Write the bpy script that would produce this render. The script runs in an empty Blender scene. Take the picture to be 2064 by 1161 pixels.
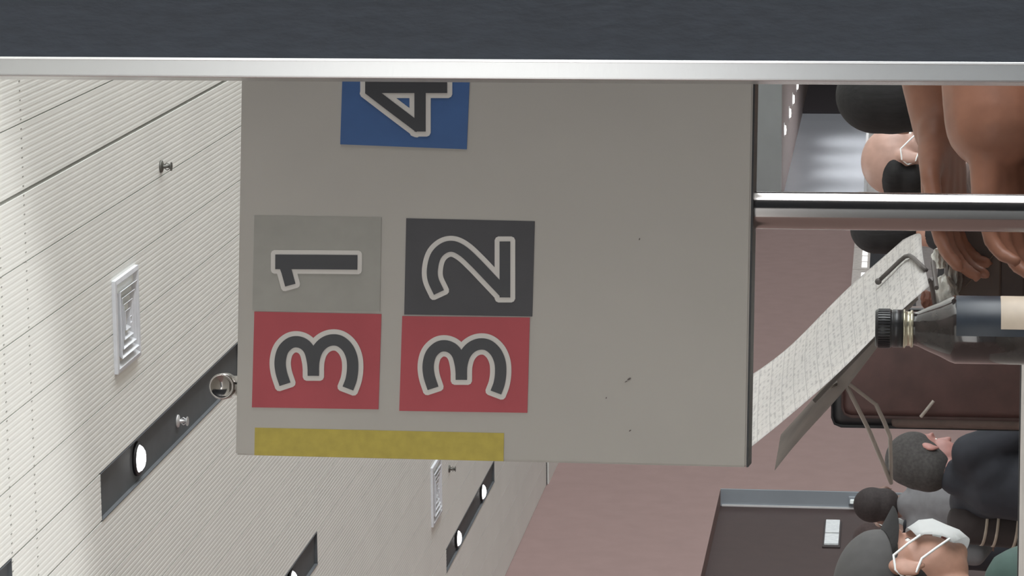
import bpy, bmesh, math, random
from mathutils import Vector as V, Matrix as M
random.seed(7)
S = bpy.context.scene
COL = S.collection
# ------------------------------------------------------------------ camera
F = 6100.0
YAW, PITCH, ROLL = (math.radians(a) for a in (-10.8, 7.1, 0.85))
CAM = V((0, 0, 1.2))
FWD = V((math.sin(YAW)*math.cos(PITCH), math.cos(YAW)*math.cos(PITCH), math.sin(PITCH)))
R0 = V((math.cos(YAW), -math.sin(YAW), 0)); U0 = R0.cross(FWD)
RT = math.cos(ROLL)*R0 + math.sin(ROLL)*U0
UP = -math.sin(ROLL)*R0 + math.cos(ROLL)*U0
HX, GY, ZZ = R0.copy(), V((math.sin(YAW), math.cos(YAW), 0)), V((0, 0, 1))   # desk frame: right, forward, up
cd = bpy.data.cameras.new('camera'); cam = bpy.data.objects.new('camera', cd); COL.objects.link(cam)
cd.sensor_fit = 'HORIZONTAL'; cd.sensor_width = 36.0; cd.lens = F/2064*36.0; cd.clip_end = 200
X, Y, Z = -UP, RT, -FWD                                    # the phone is held upright, the picture lies on its side
cam.matrix_world = M(((X.x, Y.x, Z.x, CAM.x), (X.y, Y.y, Z.y, CAM.y), (X.z, Y.z, Z.z, CAM.z), (0, 0, 0, 1)))
S.camera = cam
# ------------------------------------------------------------------ light
S.view_settings.view_transform = 'Standard'; S.view_settings.look = 'None'
S.view_settings.exposure = 0.0; S.view_settings.gamma = 1.0; S.view_settings.use_curve_mapping = False
w = bpy.data.worlds.new('world'); S.world = w; w.use_nodes = True
w.node_tree.nodes['Background'].inputs[0].default_value = (0.93, 0.97, 1.0, 1)
w.node_tree.nodes['Background'].inputs[1].default_value = 0.5
def area(name, loc, direction, sx, sy, power, col):
    l = bpy.data.lights.new(name, 'AREA'); l.shape = 'RECTANGLE'; l.size = sx; l.size_y = sy; l.energy = power; l.color = col
    o = bpy.data.objects.new(name, l); COL.objects.link(o); o.location = loc
    o.rotation_euler = V(direction).to_track_quat('-Z', 'Y').to_euler(); return o
# assumed daylight, area lights added at an unseen long window front (right hand side)
area('assumed_window_light', (8.9, 8, 1.5), (-1, 0, 0.5), 22, 2.4, 1950, (0.95, 0.98, 1.0))
area('assumed_far_window_light', (8.9, 34, 1.5), (-1, 0, 0.1), 28, 2.4, 800, (0.95, 0.98, 1.0))  # added to brighten the far hall, the window there is assumed
area('rear_fill', (0.0, -5.8, 2.55), (0, 1, 0.2), 12, 1.5, 175, (1.0, 0.985, 0.96))  # added fill light from the rear, the wall there has no window

# ------------------------------------------------------------------ helpers
def ray(px, py): return ((1161-py)-580.5)/F*RT - (px-1032)/F*UP + FWD
def at(px, py, d): return CAM + ray(px, py)*d                 # a point d metres along the lens axis
def on_front(px, py, d):                                      # on the upright plane d metres ahead, square to the heading
    v = ray(px, py); return CAM + v*(d/v.dot(GY))
def on_wall(px, py, x): v = ray(px, py); return CAM + v*(x/v.x)
MATS = {}
def mat(name, col, rough=0.6, metal=0.0, var=0.06, scale=30.0, bump=0.0, emit=0.0, spec=0.5, stretch=None, coat=0.0, trans=0.0):
    if name in MATS: return MATS[name]
    m = bpy.data.materials.new(name); m.use_nodes = True; nt = m.node_tree; b = nt.nodes['Principled BSDF']
    col = tuple(((c+0.055)/1.055)**2.4 if c > 0.04045 else c/12.92 for c in col)
    tc = nt.nodes.new('ShaderNodeTexCoord'); no = nt.nodes.new('ShaderNodeTexNoise')
    no.inputs['Scale'].default_value = scale; no.inputs['Detail'].default_value = 5
    if stretch:
        mp = nt.nodes.new('ShaderNodeMapping'); mp.inputs['Scale'].default_value = stretch
        nt.links.new(tc.outputs['Object'], mp.inputs['Vector']); nt.links.new(mp.outputs[0], no.inputs['Vector'])
    else: nt.links.new(tc.outputs['Object'], no.inputs['Vector'])
    cr = nt.nodes.new('ShaderNodeValToRGB')
    lo = tuple(max(0, c*(1-var*2)) for c in col); hi = tuple(min(1, c*(1+var*2)) for c in col)
    cr.color_ramp.elements[0].color = (*lo, 1); cr.color_ramp.elements[1].color = (*hi, 1)
    cr.color_ramp.elements[0].position = 0.3; cr.color_ramp.elements[1].position = 0.7
    nt.links.new(no.outputs['Fac'], cr.inputs['Fac']); nt.links.new(cr.outputs['Color'], b.inputs['Base Color'])
    b.inputs['Roughness'].default_value = rough; b.inputs['Metallic'].default_value = metal
    b.inputs['Specular IOR Level'].default_value = spec; b.inputs['Coat Weight'].default_value = coat
    b.inputs['Transmission Weight'].default_value = trans
    if bump:
        bp = nt.nodes.new('ShaderNodeBump'); bp.inputs['Strength'].default_value = bump; bp.inputs['Distance'].default_value = 0.002
        nt.links.new(no.outputs['Fac'], bp.inputs['Height']); nt.links.new(bp.outputs[0], b.inputs['Normal'])
    if emit:
        b.inputs['Emission Color'].default_value = (*col, 1); b.inputs['Emission Strength'].default_value = emit
    MATS[name] = m; return m
def link(name, me, m, parent=None, smooth=False):
    o = bpy.data.objects.new(name, me); COL.objects.link(o)
    if m: me.materials.append(m)
    if smooth: me.polygons.foreach_set('use_smooth', [True]*len(me.polygons))
    if parent: o.parent = parent
    return o
def obj(name, bm, m, parent=None, smooth=False):
    bmesh.ops.recalc_face_normals(bm, faces=bm.faces[:])
    if parent is not None:
        bm.transform(parent.matrix_basis.inverted() if parent.parent is None else (parent.parent.matrix_basis @ parent.matrix_basis).inverted())
    me = bpy.data.meshes.new(name); bm.to_mesh(me); bm.free()
    return link(name, me, m, parent, smooth)
def tag(o, label=None, cat=None, group=None, kind=None):
    for k, v in (('label', label), ('category', cat), ('group', group), ('kind', kind)):
        if v: o[k] = v
    return o
def thing(name, label, cat, loc, group=None):
    o = bpy.data.objects.new(name, None); COL.objects.link(o); o.location = loc
    o.empty_display_size = 0.05
    o.matrix_basis = M.Translation(V(loc)); return tag(o, label, cat, group)
def box(bm, c, sx, sy, sz, ax=(V((1, 0, 0)), V((0, 1, 0)), V((0, 0, 1))), bev=0.0):
    c = V(c); vs = []
    for i in (-1, 1):
        for j in (-1, 1):
            for k in (-1, 1): vs.append(bm.verts.new(c + ax[0]*(i*sx/2) + ax[1]*(j*sy/2) + ax[2]*(k*sz/2)))
    fs = [bm.faces.new([vs[i] for i in q]) for q in ((0, 1, 3, 2), (4, 6, 7, 5), (0, 4, 5, 1), (2, 3, 7, 6), (0, 2, 6, 4), (1, 5, 7, 3))]
    if bev:
        es = list({e for f in fs for e in f.edges}); bmesh.ops.bevel(bm, geom=es, offset=bev, segments=2, affect='EDGES', profile=0.5)
    return bm
def bx(x0, x1, y0, y1, z0, z1, bev=0.0):
    return box(bmesh.new(), ((x0+x1)/2, (y0+y1)/2, (z0+z1)/2), x1-x0, y1-y0, z1-z0, bev=bev)
DESK = (HX, GY, ZZ)
def dpt(h, g, z): return V((CAM.x, CAM.y, 0)) + HX*h + GY*g + ZZ*z
def dbx(h0, h1, g0, g1, z0, z1, bev=0.0):
    return box(bmesh.new(), dpt((h0+h1)/2, (g0+g1)/2, (z0+z1)/2), h1-h0, g1-g0, z1-z0, DESK, bev)
def prism(bm, pts, off):                                     # polygon (3D points) extruded by vector off
    a = [bm.verts.new(p) for p in pts]; b = [bm.verts.new(p + off) for p in pts]; n = len(pts)
    bm.faces.new(a); bm.faces.new(b[::-1])
    for i in range(n): bm.faces.new((a[i], a[(i+1) % n], b[(i+1) % n], b[i]))
    return bm
def frame(d):
    d = d.normalized(); a = V((0, 0, 1)) if abs(d.z) < 0.9 else V((1, 0, 0)); x = d.cross(a).normalized(); return x, d.cross(x).normalized()
def tube(bm, pts, rad, n=10):
    pts = [V(p) for p in pts]; rads = rad if isinstance(rad, (list, tuple)) else [rad]*len(pts); prev = None
    x, y = frame(pts[1]-pts[0])
    for i, p in enumerate(pts):
        d = (pts[min(i+1, len(pts)-1)] - pts[max(i-1, 0)]).normalized()
        x = (x - d*x.dot(d)).normalized(); y = d.cross(x)
        ring = [bm.verts.new(p + (x*math.cos(2*math.pi*k/n) + y*math.sin(2*math.pi*k/n))*rads[i]) for k in range(n)]
        if prev:
            for k in range(n): bm.faces.new((prev[k], prev[(k+1) % n], ring[(k+1) % n], ring[k]))
        else: bm.faces.new(ring[::-1])
        prev = ring
    bm.faces.new(prev); return bm
def lathe(bm, base, prof, n=32, axis=ZZ, a0=0.0, a1=2*math.pi, xdir=None):   # prof: (radius, height along axis)
    x, y = frame(axis)
    if xdir is not None: x = xdir.normalized(); y = axis.cross(x).normalized()
    full = abs(a1-a0-2*math.pi) < 1e-6; m = n if full else n+1; prev = None
    for r, h in prof:
        c = V(base) + axis*h
        ring = [bm.verts.new(c + (x*math.cos(a0+(a1-a0)*k/n) + y*math.sin(a0+(a1-a0)*k/n))*max(r, 1e-5)) for k in range(m)]
        if prev:
            for k in range(n): bm.faces.new((prev[k], prev[(k+1) % m], ring[(k+1) % m], ring[k]))
        prev = ring
    bmesh.ops.remove_doubles(bm, verts=bm.verts[:], dist=1e-5); return bm
def cap(bm, p0, r0, p1, r1, n=14):                           # closed tapered capsule
    p0, p1 = V(p0), V(p1); d = p1-p0; L = d.length; d = d/L if L > 1e-9 else V((0, 0, 1))
    pr = [(r0*math.sin(a), -r0*math.cos(a)) for a in (0, .4, .8, 1.2, 1.57)] + [(r1*math.sin(a), L-r1*math.cos(a)) for a in (1.57, 1.94, 2.34, 2.74, math.pi)]
    t = bmesh.new(); lathe(t, p0, pr, n, d); me = bpy.data.meshes.new('t'); t.to_mesh(me); t.free(); bm.from_mesh(me); bpy.data.meshes.remove(me)
def ell(bm, c, rad, rot=None):
    t = M.Translation(V(c)) @ (rot.to_4x4() if rot else M.Identity(4)) @ M.Diagonal((*rad, 1))
    bmesh.ops.create_uvsphere(bm, u_segments=20, v_segments=14, radius=1.0, matrix=t)
def blob(name, bm, m, parent, voxel=0.01, it=6, cut=None, xf=None):   # many overlapping volumes -> one continuous skin
    bmesh.ops.recalc_face_normals(bm, faces=bm.faces[:])
    if xf: bm.transform(xf)
    bm.transform(parent.matrix_basis.inverted())
    me = bpy.data.meshes.new(name); bm.to_mesh(me); bm.free()
    o = link(name, me, None, parent)
    a = o.modifiers.new('r', 'REMESH'); a.mode = 'VOXEL'; a.voxel_size = voxel
    b = o.modifiers.new('s', 'SMOOTH'); b.iterations = it; b.factor = 0.5
    dg = bpy.context.evaluated_depsgraph_get(); dg.update()
    n = bpy.data.meshes.new_from_object(o.evaluated_get(dg)); o.modifiers.clear(); o.data = n; n.name = name
    bpy.data.meshes.remove(me); n.materials.append(m)
    n.polygons.foreach_set('use_smooth', [True]*len(n.polygons)); return o

# ------------------------------------------------------------------ materials
CEIL = mat('ceiling_white', (0.93, 0.935, 0.92), 0.7, var=0.012, scale=3)
MAUVE = mat('mauve_wall', (0.60, 0.507, 0.492), 0.8, var=0.02, scale=6)
DARKM = mat('dark_channel', (0.345, 0.36, 0.375), 0.6, var=0.04, scale=12)
WHITE = mat('white_paint', (0.90, 0.90, 0.90), 0.5, var=0.02)
GREYB = mat('grey_blue_paint', (0.60, 0.63, 0.66), 0.6, var=0.02, scale=4)
BROWN = mat('brown_panel', (0.27, 0.21, 0.204), 0.6, var=0.04, scale=8)
BLACK = mat('black_plastic', (0.12, 0.12, 0.13), 0.45, var=0.1)
FLOORM = mat('floor_grey', (0.66, 0.64, 0.61), 0.5, var=0.04, scale=4)
CHROME = mat('chrome', (0.62, 0.60, 0.585), 0.13, 1.0, var=0.01)
ALU = mat('aluminium', (0.68, 0.68, 0.68), 0.22, 0.85, var=0.02, scale=200, stretch=(1, 1, 40))
BOARD = mat('dark_board', (0.18, 0.20, 0.235), 0.75, var=0.06, scale=160, bump=0.4, stretch=(1, 1, 0.35))
SIGN = mat('sign_grey', (0.68, 0.66, 0.635), 0.55, var=0.02, scale=7)

# ------------------------------------------------------------------ the room
WX, CZ, YE, YB = -5.5, 3.65, 21.2, 33.9      # side wall, ceiling height, where the ribbed ceiling ends, bulkhead
def struct(name, bm, m, label=None, parent=None, kind='structure'):
    o = obj(name, bm, m, parent); o['kind'] = kind
    if label: o['label'] = label
    return o
struct('floor', bx(-7, 9.2, -6.2, 50, -0.1, 0), FLOORM, 'grey floor of the seating hall')
ceiling = struct('ceiling', bx(-7, 9.2, -6.2, YE, CZ+0.04, CZ+0.14), CEIL, 'white ceiling of ribbed planks')
# ribbed planks, each an extruded profile with real grooves
STRIP_ROWS = {0: (-2.484, -2.330, [(5.95, 8.02), (9.0, 11.07)]),
              1: (-3.622, -3.476, [(7.39, 9.46), (10.44, 12.51)]),
              2: (-4.745, -4.608, [(13.23, 15.30), (16.28, 18.35)])}
def plank(x0, x1, y0, y1, gap=0.0008):
    bm = bmesh.new(); x0 += gap; x1 -= gap; n = max(2, round((x1-x0)/0.0182)); p = (x1-x0)/n
    pr = [(x0, CZ+0.04)]
    for i in range(n):
        a = x0+i*p; pr += [(a+p*0.10, CZ), (a+p*0.62, CZ), (a+p*0.74, CZ+0.0004), (a+p*0.98, CZ+0.0004)] if i < n-1 else [(a+p*0.10, CZ), (a+p*0.95, CZ)]
    pr += [(x1, CZ+0.04)]
    A = [bm.verts.new((x, y0, z)) for x, z in pr]; B = [bm.verts.new((x, y1, z)) for x, z in pr]
    for i in range(len(pr)-1): bm.faces.new((A[i], A[i+1], B[i+1], B[i]))
    bm.faces.new(A); bm.faces.new(B); return bm
def plank_run(xa, xb, y0, y1, n, gap=0.0008, gl=0.0008, gr=0.0008):
    for i in range(n):
        a, b = xa+(xb-xa)*i/n, xa+(xb-xa)*(i+1)/n
        struct('ceiling_plank', plank(a + (gl if i == 0 else 0), b - (gr if i == n-1 else 0), y0, y1, gap), CEIL, None, ceiling, None)
plank_run(-1.322, 0.64, -6.1, YE, 10, gl=0.004); plank_run(0.64, 9.2, -6.1, YE, 24)
plank_run(-2.330, -1.322, -6.1, YE, 5, gr=0.004); plank_run(-3.476, -2.484, -6.1, YE, 5); plank_run(-4.608, -3.622, -6.1, YE, 5); plank_run(WX, -4.745, -6.1, YE, 4)
for xa, xb, st in STRIP_ROWS.values():
    ys = [-6.1] + [q for s in st for q in s] + [YE]
    for i in range(0, len(ys), 2): plank_run(xa, xb, ys[i], ys[i+1], 1, gap=0.001)
# rows of little fixing dots across the planks
bm = bmesh.new()
for yy in (8.03, 8.28, 7.78):
    for i in range(220):
        x = -5.4 + i*0.0273
        box(bm, (x, yy, CZ-0.0002), 0.004, 0.012, 0.001)
struct('fixing_dots', bm, mat('dot_grey', (0.62, 0.62, 0.60), 0.8), None, ceiling, 'stuff')
# ceiling of the part beyond, a little lower, with its dark shadow gap
struct('trim_1', bx(WX, 9.2, YE, YE+0.04, CZ-0.004, CZ+0.14), mat('shadow_gap', (0.42, 0.42, 0.42), 0.8), 'dark joint where the ribbed ceiling ends')
struct('ceiling_far', bx(-7, 9.2, YE+0.04, YB, CZ-0.014, CZ+0.1), CEIL, 'plain white ceiling beyond the ribbed planks')
# side wall with the recessed doorway
OP0, OP1, OPZ, RD = 16.6, 21.23, 2.385, 0.125
wall = struct('wall_left', bx(WX-0.5, WX, OP1, YB, 0, CZ+0.1), MAUVE, 'mauve side wall of the hall')
struct('wall_panel', bx(WX-0.5, WX, -6.2, OP0, 0, CZ+0.1), MAUVE, None, wall, None)
struct('wall_panel', bx(WX-0.5, WX, OP0, OP1, OPZ, CZ+0.1), MAUVE, None, wall, None)
struct('wall_rear', bx(-7, 9.2, -6.4, -6.2, 0, CZ+0.1), GREYB, 'grey wall behind the seats')
ww = struct('window_assumed', bx(9.2, 9.3, -6.2, 50, 0, 0.4), GREYB, 'assumed long window front of the hall, out of view')  # window front out of view, assumed as the source of daylight
struct('window_head', bx(9.2, 9.3, -6.2, 50, 3.2, CZ+0.1), GREYB, None, ww, None)
for k in range(24): struct('mullion', bx(9.2, 9.3, -6+k*2.35, -5.9+k*2.35, 0.4, 3.2), GREYB, None, ww, None)
# recess: far reveal, brown back, black door
rv = struct('trim_2', bx(WX-RD-0.005, WX-0.001, OP1-0.02, OP1-0.001, 0, OPZ), GREYB, 'grey blue reveal of the recessed doorway')
struct('reveal_edge', bx(WX-RD-0.004, WX-RD+0.012, OP1-0.032, OP1-0.02, 0, OPZ-0.01), WHITE, None, rv, None)
struct('wall_recess', bx(WX-RD-0.1, WX-RD, OP0, OP1-0.02, 0, OPZ), BROWN, 'dark brown panel inside the doorway recess')
dr = struct('door_1', bx(WX-RD-0.002, WX-RD+0.02, 17.55, 19.23, 0, 2.28), mat('door_black', (0.15, 0.15, 0.155), 0.4, var=0.05), 'black door in the brown recess')
struct('door_frame', bx(WX-RD-0.002, WX-RD+0.03, 19.23, 19.29, 0, 2.32), BROWN, None, dr, None)
struct('door_frame', bx(WX-RD-0.002, WX-RD+0.03, 17.49, 19.29, 2.28, 2.32), BROWN, None, dr, None)
a = on_wall(1665, 1055, WX-RD); b = on_wall(1690, 1103, WX-RD)
sw = thing('wall_switch', 'white double switch plate on the brown recess panel', 'switch', (WX-RD, (a.y+b.y)/2, (a.z+b.z)/2))
y0, y1, z0, z1 = b.y, a.y, b.z, a.z
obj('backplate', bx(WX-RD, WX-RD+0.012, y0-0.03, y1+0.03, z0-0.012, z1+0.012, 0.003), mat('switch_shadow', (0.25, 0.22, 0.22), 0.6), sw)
obj('rocker', bx(WX-RD+0.012, WX-RD+0.03, y0+(y1-y0)*0.47, y1, z0, z1, 0.004), mat('switch_white', (0.93, 0.95, 0.97), 0.4), sw)
obj('rocker', bx(WX-RD+0.012, WX-RD+0.03, y0, y0+(y1-y0)*0.40, z0, z1, 0.004), MATS['switch_white'], sw)
p = on_wall(1724, 1010, WX)
ep = thing('exit_light', 'small white lamp on the grey door reveal', 'lamp', (WX-0.05, OP1-0.02, p.z-0.03))
obj('holder', bx(WX-0.085, WX-0.03, OP1-0.05, OP1-0.02, p.z-0.05, p.z+0.05, 0.004), GREYB, ep)
obj('lens', bx(WX-0.078, WX-0.045, OP1-0.066, OP1-0.05, p.z-0.04, p.z+0.04, 0.006), mat('lamp_lens', (0.93, 0.97, 0.96), 0.3, emit=0.25), ep)
# bulkhead and the lower far hall
LZ = 2.43
struct('wall_bulkhead', bx(-7, 9.2, YB, YB+0.2, LZ, CZ+0.1), mat('bulkhead_grey', (0.71, 0.735, 0.735), 0.7, var=0.02, scale=4), 'grey blue bulkhead above the far hall')
struct('ceiling_low', bx(-7, 9.2, YB+0.2, 50, LZ, LZ+0.1), mat('far_ceiling', (0.62, 0.57, 0.56), 0.7), 'low pinkish ceiling of the far hall')
fw = struct('wall_far', bx(WX-0.3, WX+0.02, YB, 42.0, 0, LZ), mat('pale_gloss_wall', (0.70, 0.715, 0.74), 0.3, var=0.03, scale=1.2), 'pale glossy wall of the far hall')
struct('wall_far_dark', bx(WX-0.3, WX+0.06, 42.0, 50, 0, LZ), mat('dark_far_wall', (0.22, 0.20, 0.21), 0.6), 'dark wall at the end of the far hall')
struct('wall_end', bx(-7, 9.2, 50, 50.2, 0, CZ), MATS['dark_far_wall'], 'dark end wall of the far hall')
for k, (px, py) in enumerate(((1605, 172), (1597, 200), (1590, 228), (1580, 262))):
    v = ray(px, py); q = CAM + v*((LZ-CAM.z)/v.z)
    dl = thing('recessed_downlight', 'tiny downlight in the far low ceiling, %s of four in line' % ('farthest', 'third', 'second', 'nearest')[k], 'lamp', (q.x, q.y, LZ), 'downlights of the far hall')
    obj('lens', lathe(bmesh.new(), q, [(0, -0.03), (0.05, -0.025), (0.06, -0.004), (0.0, -0.004)], 16), mat('far_lamp', (1, 0.98, 0.95), 0.4, emit=2.5), dl)
    l = bpy.data.lights.new('lamp_beam', 'SPOT'); l.energy = 70; l.spot_size = math.radians(165); l.spot_blend = 1.0; l.shadow_soft_size = 0.05
    lo = bpy.data.objects.new('lamp_beam', l); COL.objects.link(lo); lo.parent = dl; lo.location = (0, 0, -0.06)
    obj('trim_ring', lathe(bmesh.new(), q, [(0.06, -0.008), (0.085, -0.008), (0.085, 0), (0.06, 0)], 16), WHITE, dl)
# white counter along the far wall
fc = thing('counter', 'white counter front along the pale far wall', 'counter', (WX+0.2, 36, 0))
obj('body', bx(WX+0.05, WX+0.45, YB+0.6, 41.8, 0, 1.47), mat('counter_white', (0.88, 0.87, 0.86), 0.4), fc)
obj('top', bx(WX+0.05, WX+0.5, YB+0.55, 41.8, 1.47, 1.50), WHITE, fc)
for k in range(6): obj('notice', bx(WX+0.45, WX+0.456, YB+0.9+k*1.1, YB+1.5+k*1.1, 1.15, 1.38), mat('notice_grey', (0.66, 0.66, 0.66), 0.6), fc)
# row of ticket machines along the mauve wall
tm0 = None
def machine(y0, k):
    t = thing('ticket_machine', ('ticket machine with white lit header on mauve wall, %s' % ('nearest, beside the chair', 'second of the row', 'third of the row', 'fourth of the row', 'fifth, under the paper', 'sixth, by the steel post', 'seventh of the row', 'farthest of the row')[k]), 'machine', (WX+0.2, y0+0.6, 0), 'ticket machines along the wall')
    obj('body', bx(WX+0.001, WX+0.34, y0, y0+1.17, 0.0, 0.96), mat('machine_grey', (0.55, 0.52, 0.51), 0.6), t)
    obj('display_panel', bx(WX+0.001, WX+0.30, y0+0.01, y0+1.16, 0.96, 1.385), mat('machine_dark', (0.20, 0.205, 0.225), 0.35, var=0.1), t)
    hd = obj('header', bx(WX+0.001, WX+0.33, y0+0.004, y0+1.168, 1.385, 1.545), mat('header_white', (0.80, 0.77, 0.75), 0.5), t)
    for q in (0.10, 0.42, 0.74):
        obj('sign_light', bx(WX+0.33, WX+0.337, y0+q, y0+q+0.24, 1.41, 1.46), mat('sign_light', (1, 1, 1), 0.4, emit=0.9), hd)
        obj('end_light', bx(WX+0.03+q*0.3, WX+0.08+q*0.3, y0-0.003, y0+0.004, 1.41, 1.44), MATS['sign_light'], hd)
    obj('screen', bx(WX+0.30, WX+0.306, y0+0.1, y0+0.6, 1.03, 1.30), mat('screen_blue', (0.30, 0.33, 0.40), 0.2), t)
    obj('button_panel', bx(WX+0.30, WX+0.308, y0+0.7, y0+1.0, 1.03, 1.25), mat('button_grey', (0.40, 0.40, 0.43), 0.4), t)
    obj('tray', bx(WX+0.06, WX+0.32, y0-0.006, y0+0.05, 0.955, 1.0), WHITE, t)
for k in range(8): machine(23.55+k*1.19, k)

# ------------------------------------------------------------------ ceiling fittings
def dome_lamp(parent_strip, x, y, label):
    z = CZ+0.012
    t = thing('downlight', label, 'lamp', (x, y, z), 'downlights in the dark channels')
    obj('trim_ring', lathe(bmesh.new(), (x, y, z), [(0.047, -0.012), (0.056, -0.012), (0.058, 0.0), (0.047, 0.0)], 32), BLACK, t, True)
    obj('lens', lathe(bmesh.new(), (x, y, z), [(0, -0.030), (0.016, -0.029), (0.030, -0.025), (0.040, -0.018), (0.046, -0.008), (0.046, -0.002), (0, -0.002)], 32), mat('lamp_glow', (1, 1, 1), 0.4, emit=6.0), t, True)
    l = bpy.data.lights.new('lamp_beam', 'SPOT'); l.energy = 60; l.spot_size = math.radians(110); l.spot_blend = 0.6; l.shadow_soft_size = 0.05
    o = bpy.data.objects.new('lamp_beam', l); COL.objects.link(o); o.parent = t; o.location = (0, 0, -0.05)
LAB = {(0, 0): 'dark ceiling channel at the picture corner, nearest of its line', (0, 1): 'dark ceiling channel holding one lit lamp and a sprinkler', (1, 1): 'dark ceiling channel cut by the frame beside the white vent', (2, 1): 'small far dark ceiling channel with two lit lamps'}
for r, (xa, xb, st) in STRIP_ROWS.items():
    for j, (s0, s1) in enumerate(st):
        if (r, j) in ((1, 0), (2, 0)): 
            plank_run(xa, xb, s0, s1, 1); continue
        t = thing('ceiling_channel', LAB[(r, j)], 'light channel', ((xa+xb)/2, (s0+s1)/2, CZ), 'dark channels in the ceiling')
        obj('channel_plate', bx(xa+0.003, xb-0.003, s0, s1, CZ+0.012, CZ+0.03), DARKM, t)
        for xs in (xa, xb-0.003): obj('side_lip', bx(xs, xs+0.003, s0, s1, CZ-0.002, CZ+0.03), DARKM, t)
        for ys in (s0, s1-0.003): obj('end_lip', bx(xa+0.003, xb-0.003, ys, ys+0.003, CZ-0.001, CZ+0.012), DARKM, t)
dome_lamp(None, -2.405, 9.50, 'lit downlight in the channel above the yellow taped sign corner')
dome_lamp(None, -3.545, 11.97, 'lit downlight half cut off by the frame beside a vent')
dome_lamp(None, -4.676, 17.83, 'lit downlight in the far channel, farther of the two')
dome_lamp(None, -4.676, 16.76, 'lit downlight in the far channel, nearer of the two')
def vent(x0, x1, y0, y1, label):
    cx, cy, s = (x0+x1)/2, (y0+y1)/2, (x1-x0)
    t = thing('air_vent', label, 'vent', (cx, cy, CZ), 'square ceiling vents')
    def ring(a, b, za, zb, th=0.003):                        # square sloped frame from half-size a (za) to b (zb)
        bm = bmesh.new()
        def loop(h, z): return [bm.verts.new((cx+sx*h, cy+sy*h, z)) for sx, sy in ((-1, -1), (1, -1), (1, 1), (-1, 1))]
        A, B, C, D = loop(a, za), loop(b, zb), loop(b, zb+th), loop(a, za+th)
        for P, Q in ((A, B), (B, C), (C, D), (D, A)):
            for i in range(4): bm.faces.new((P[i], P[(i+1) % 4], Q[(i+1) % 4], Q[i]))
        return bm
    VW = mat('vent_white', (0.86, 0.87, 0.89), 0.45, var=0.02)
    obj('vent_frame', ring(s*0.5, s*0.455, CZ-0.012, CZ-0.014, 0.014), VW, t)
    obj('vent_frame', ring(s*0.455, s*0.385, CZ-0.014, CZ+0.010), VW, t)
    obj('backplate', bx(cx-s*0.44, cx+s*0.44, cy-s*0.44, cy+s*0.44, CZ+0.030, CZ+0.038), mat('vent_dark', (0.40, 0.40, 0.41), 0.8), t)
    for k in range(4):
        a = s*(0.36-0.085*k); obj('louvre', ring(a, a-s*0.062, CZ-0.018+0.002*k, CZ+0.012), VW, t)
    obj('centre_cone', ring(s*0.035, 0.002, CZ-0.022, CZ-0.012), VW, t)
vent(-2.058, -1.756, 9.213, 9.515, 'white square louvred air vent, the large one in full view')
vent(-4.335, -4.005, 15.75, 16.07, 'grey looking square air vent half hidden by the number sign')
def sprinkler(x, y, z, label, m, k=1.0):
    t = thing('sprinkler', label, 'sprinkler', (x, y, z), 'ceiling sprinklers')
    obj('rosette', lathe(bmesh.new(), (x, y, z), [(0.0, 0), (0.022*k, 0), (0.020*k, -0.006), (0.008*k, -0.010), (0, -0.010)], 20), m, t, True)
    obj('stem', lathe(bmesh.new(), (x, y, z), [(0.006*k, -0.008), (0.005*k, -0.032), (0, -0.033)], 12), m, t, True)
    bm = bmesh.new()
    for s in (-1, 1): tube(bm, [(x+s*0.005, y, z-0.012), (x+s*0.012*k, y, z-0.022), (x+s*0.004, y, z-0.036)], 0.002, 6)
    obj('yoke', bm, m, t); obj('deflector', lathe(bmesh.new(), (x, y, z), [(0, -0.036), (0.015*k, -0.035), (0.015*k, -0.038), (0, -0.039)], 16), m, t)
sprinkler(-1.489, 9.905, CZ, 'small dark sprinkler on the ribbed ceiling near the frame', mat('sprinkler_dark', (0.42, 0.42, 0.40), 0.4, 0.6))
sprinkler(-2.414, 10.08, CZ+0.012, 'bright metal sprinkler inside the dark ceiling channel', mat('sprinkler_bright', (0.80, 0.80, 0.80), 0.35, 0.5), 1.1)
sprinkler(-4.177, 16.42, CZ, 'tiny far sprinkler between the vent and the far channel', MATS['sprinkler_dark'])

# assumed standing uplight outside the picture, added for the pale pool on the ceiling
ul = thing('assumed_uplight', 'assumed standing uplight, unseen, washing the ceiling planks beside the seats', 'lamp', (-3.2, 5.5, 0))
obj('base', lathe(bmesh.new(), (-3.2, 5.5, 0), [(0, 0), (0.17, 0), (0.17, 0.015), (0.03, 0.03), (0, 0.03)], 32), ALU, ul, True)
obj('pole', lathe(bmesh.new(), (-3.2, 5.5, 0), [(0.02, 0.02), (0.02, 0.44)], 20), ALU, ul, True)
obj('bowl', lathe(bmesh.new(), (-3.2, 5.5, 0), [(0.02, 0.44), (0.09, 0.46), (0.13, 0.52), (0.127, 0.52), (0.085, 0.468), (0.0, 0.455)], 32), ALU, ul, True)
l = bpy.data.lights.new('lamp_beam', 'SPOT'); l.energy = 330; l.spot_size = math.radians(97.5); l.spot_blend = 0.10; l.shadow_soft_size = 0.09; l.color = (1.0, 0.995, 0.975)  # beam of the assumed uplight, makes the pale ceiling pool
lo = bpy.data.objects.new('lamp_beam', l); COL.objects.link(lo); lo.parent = ul; lo.location = (0, 0, 0.56); lo.rotation_euler = (math.pi, 0, 0)

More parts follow.
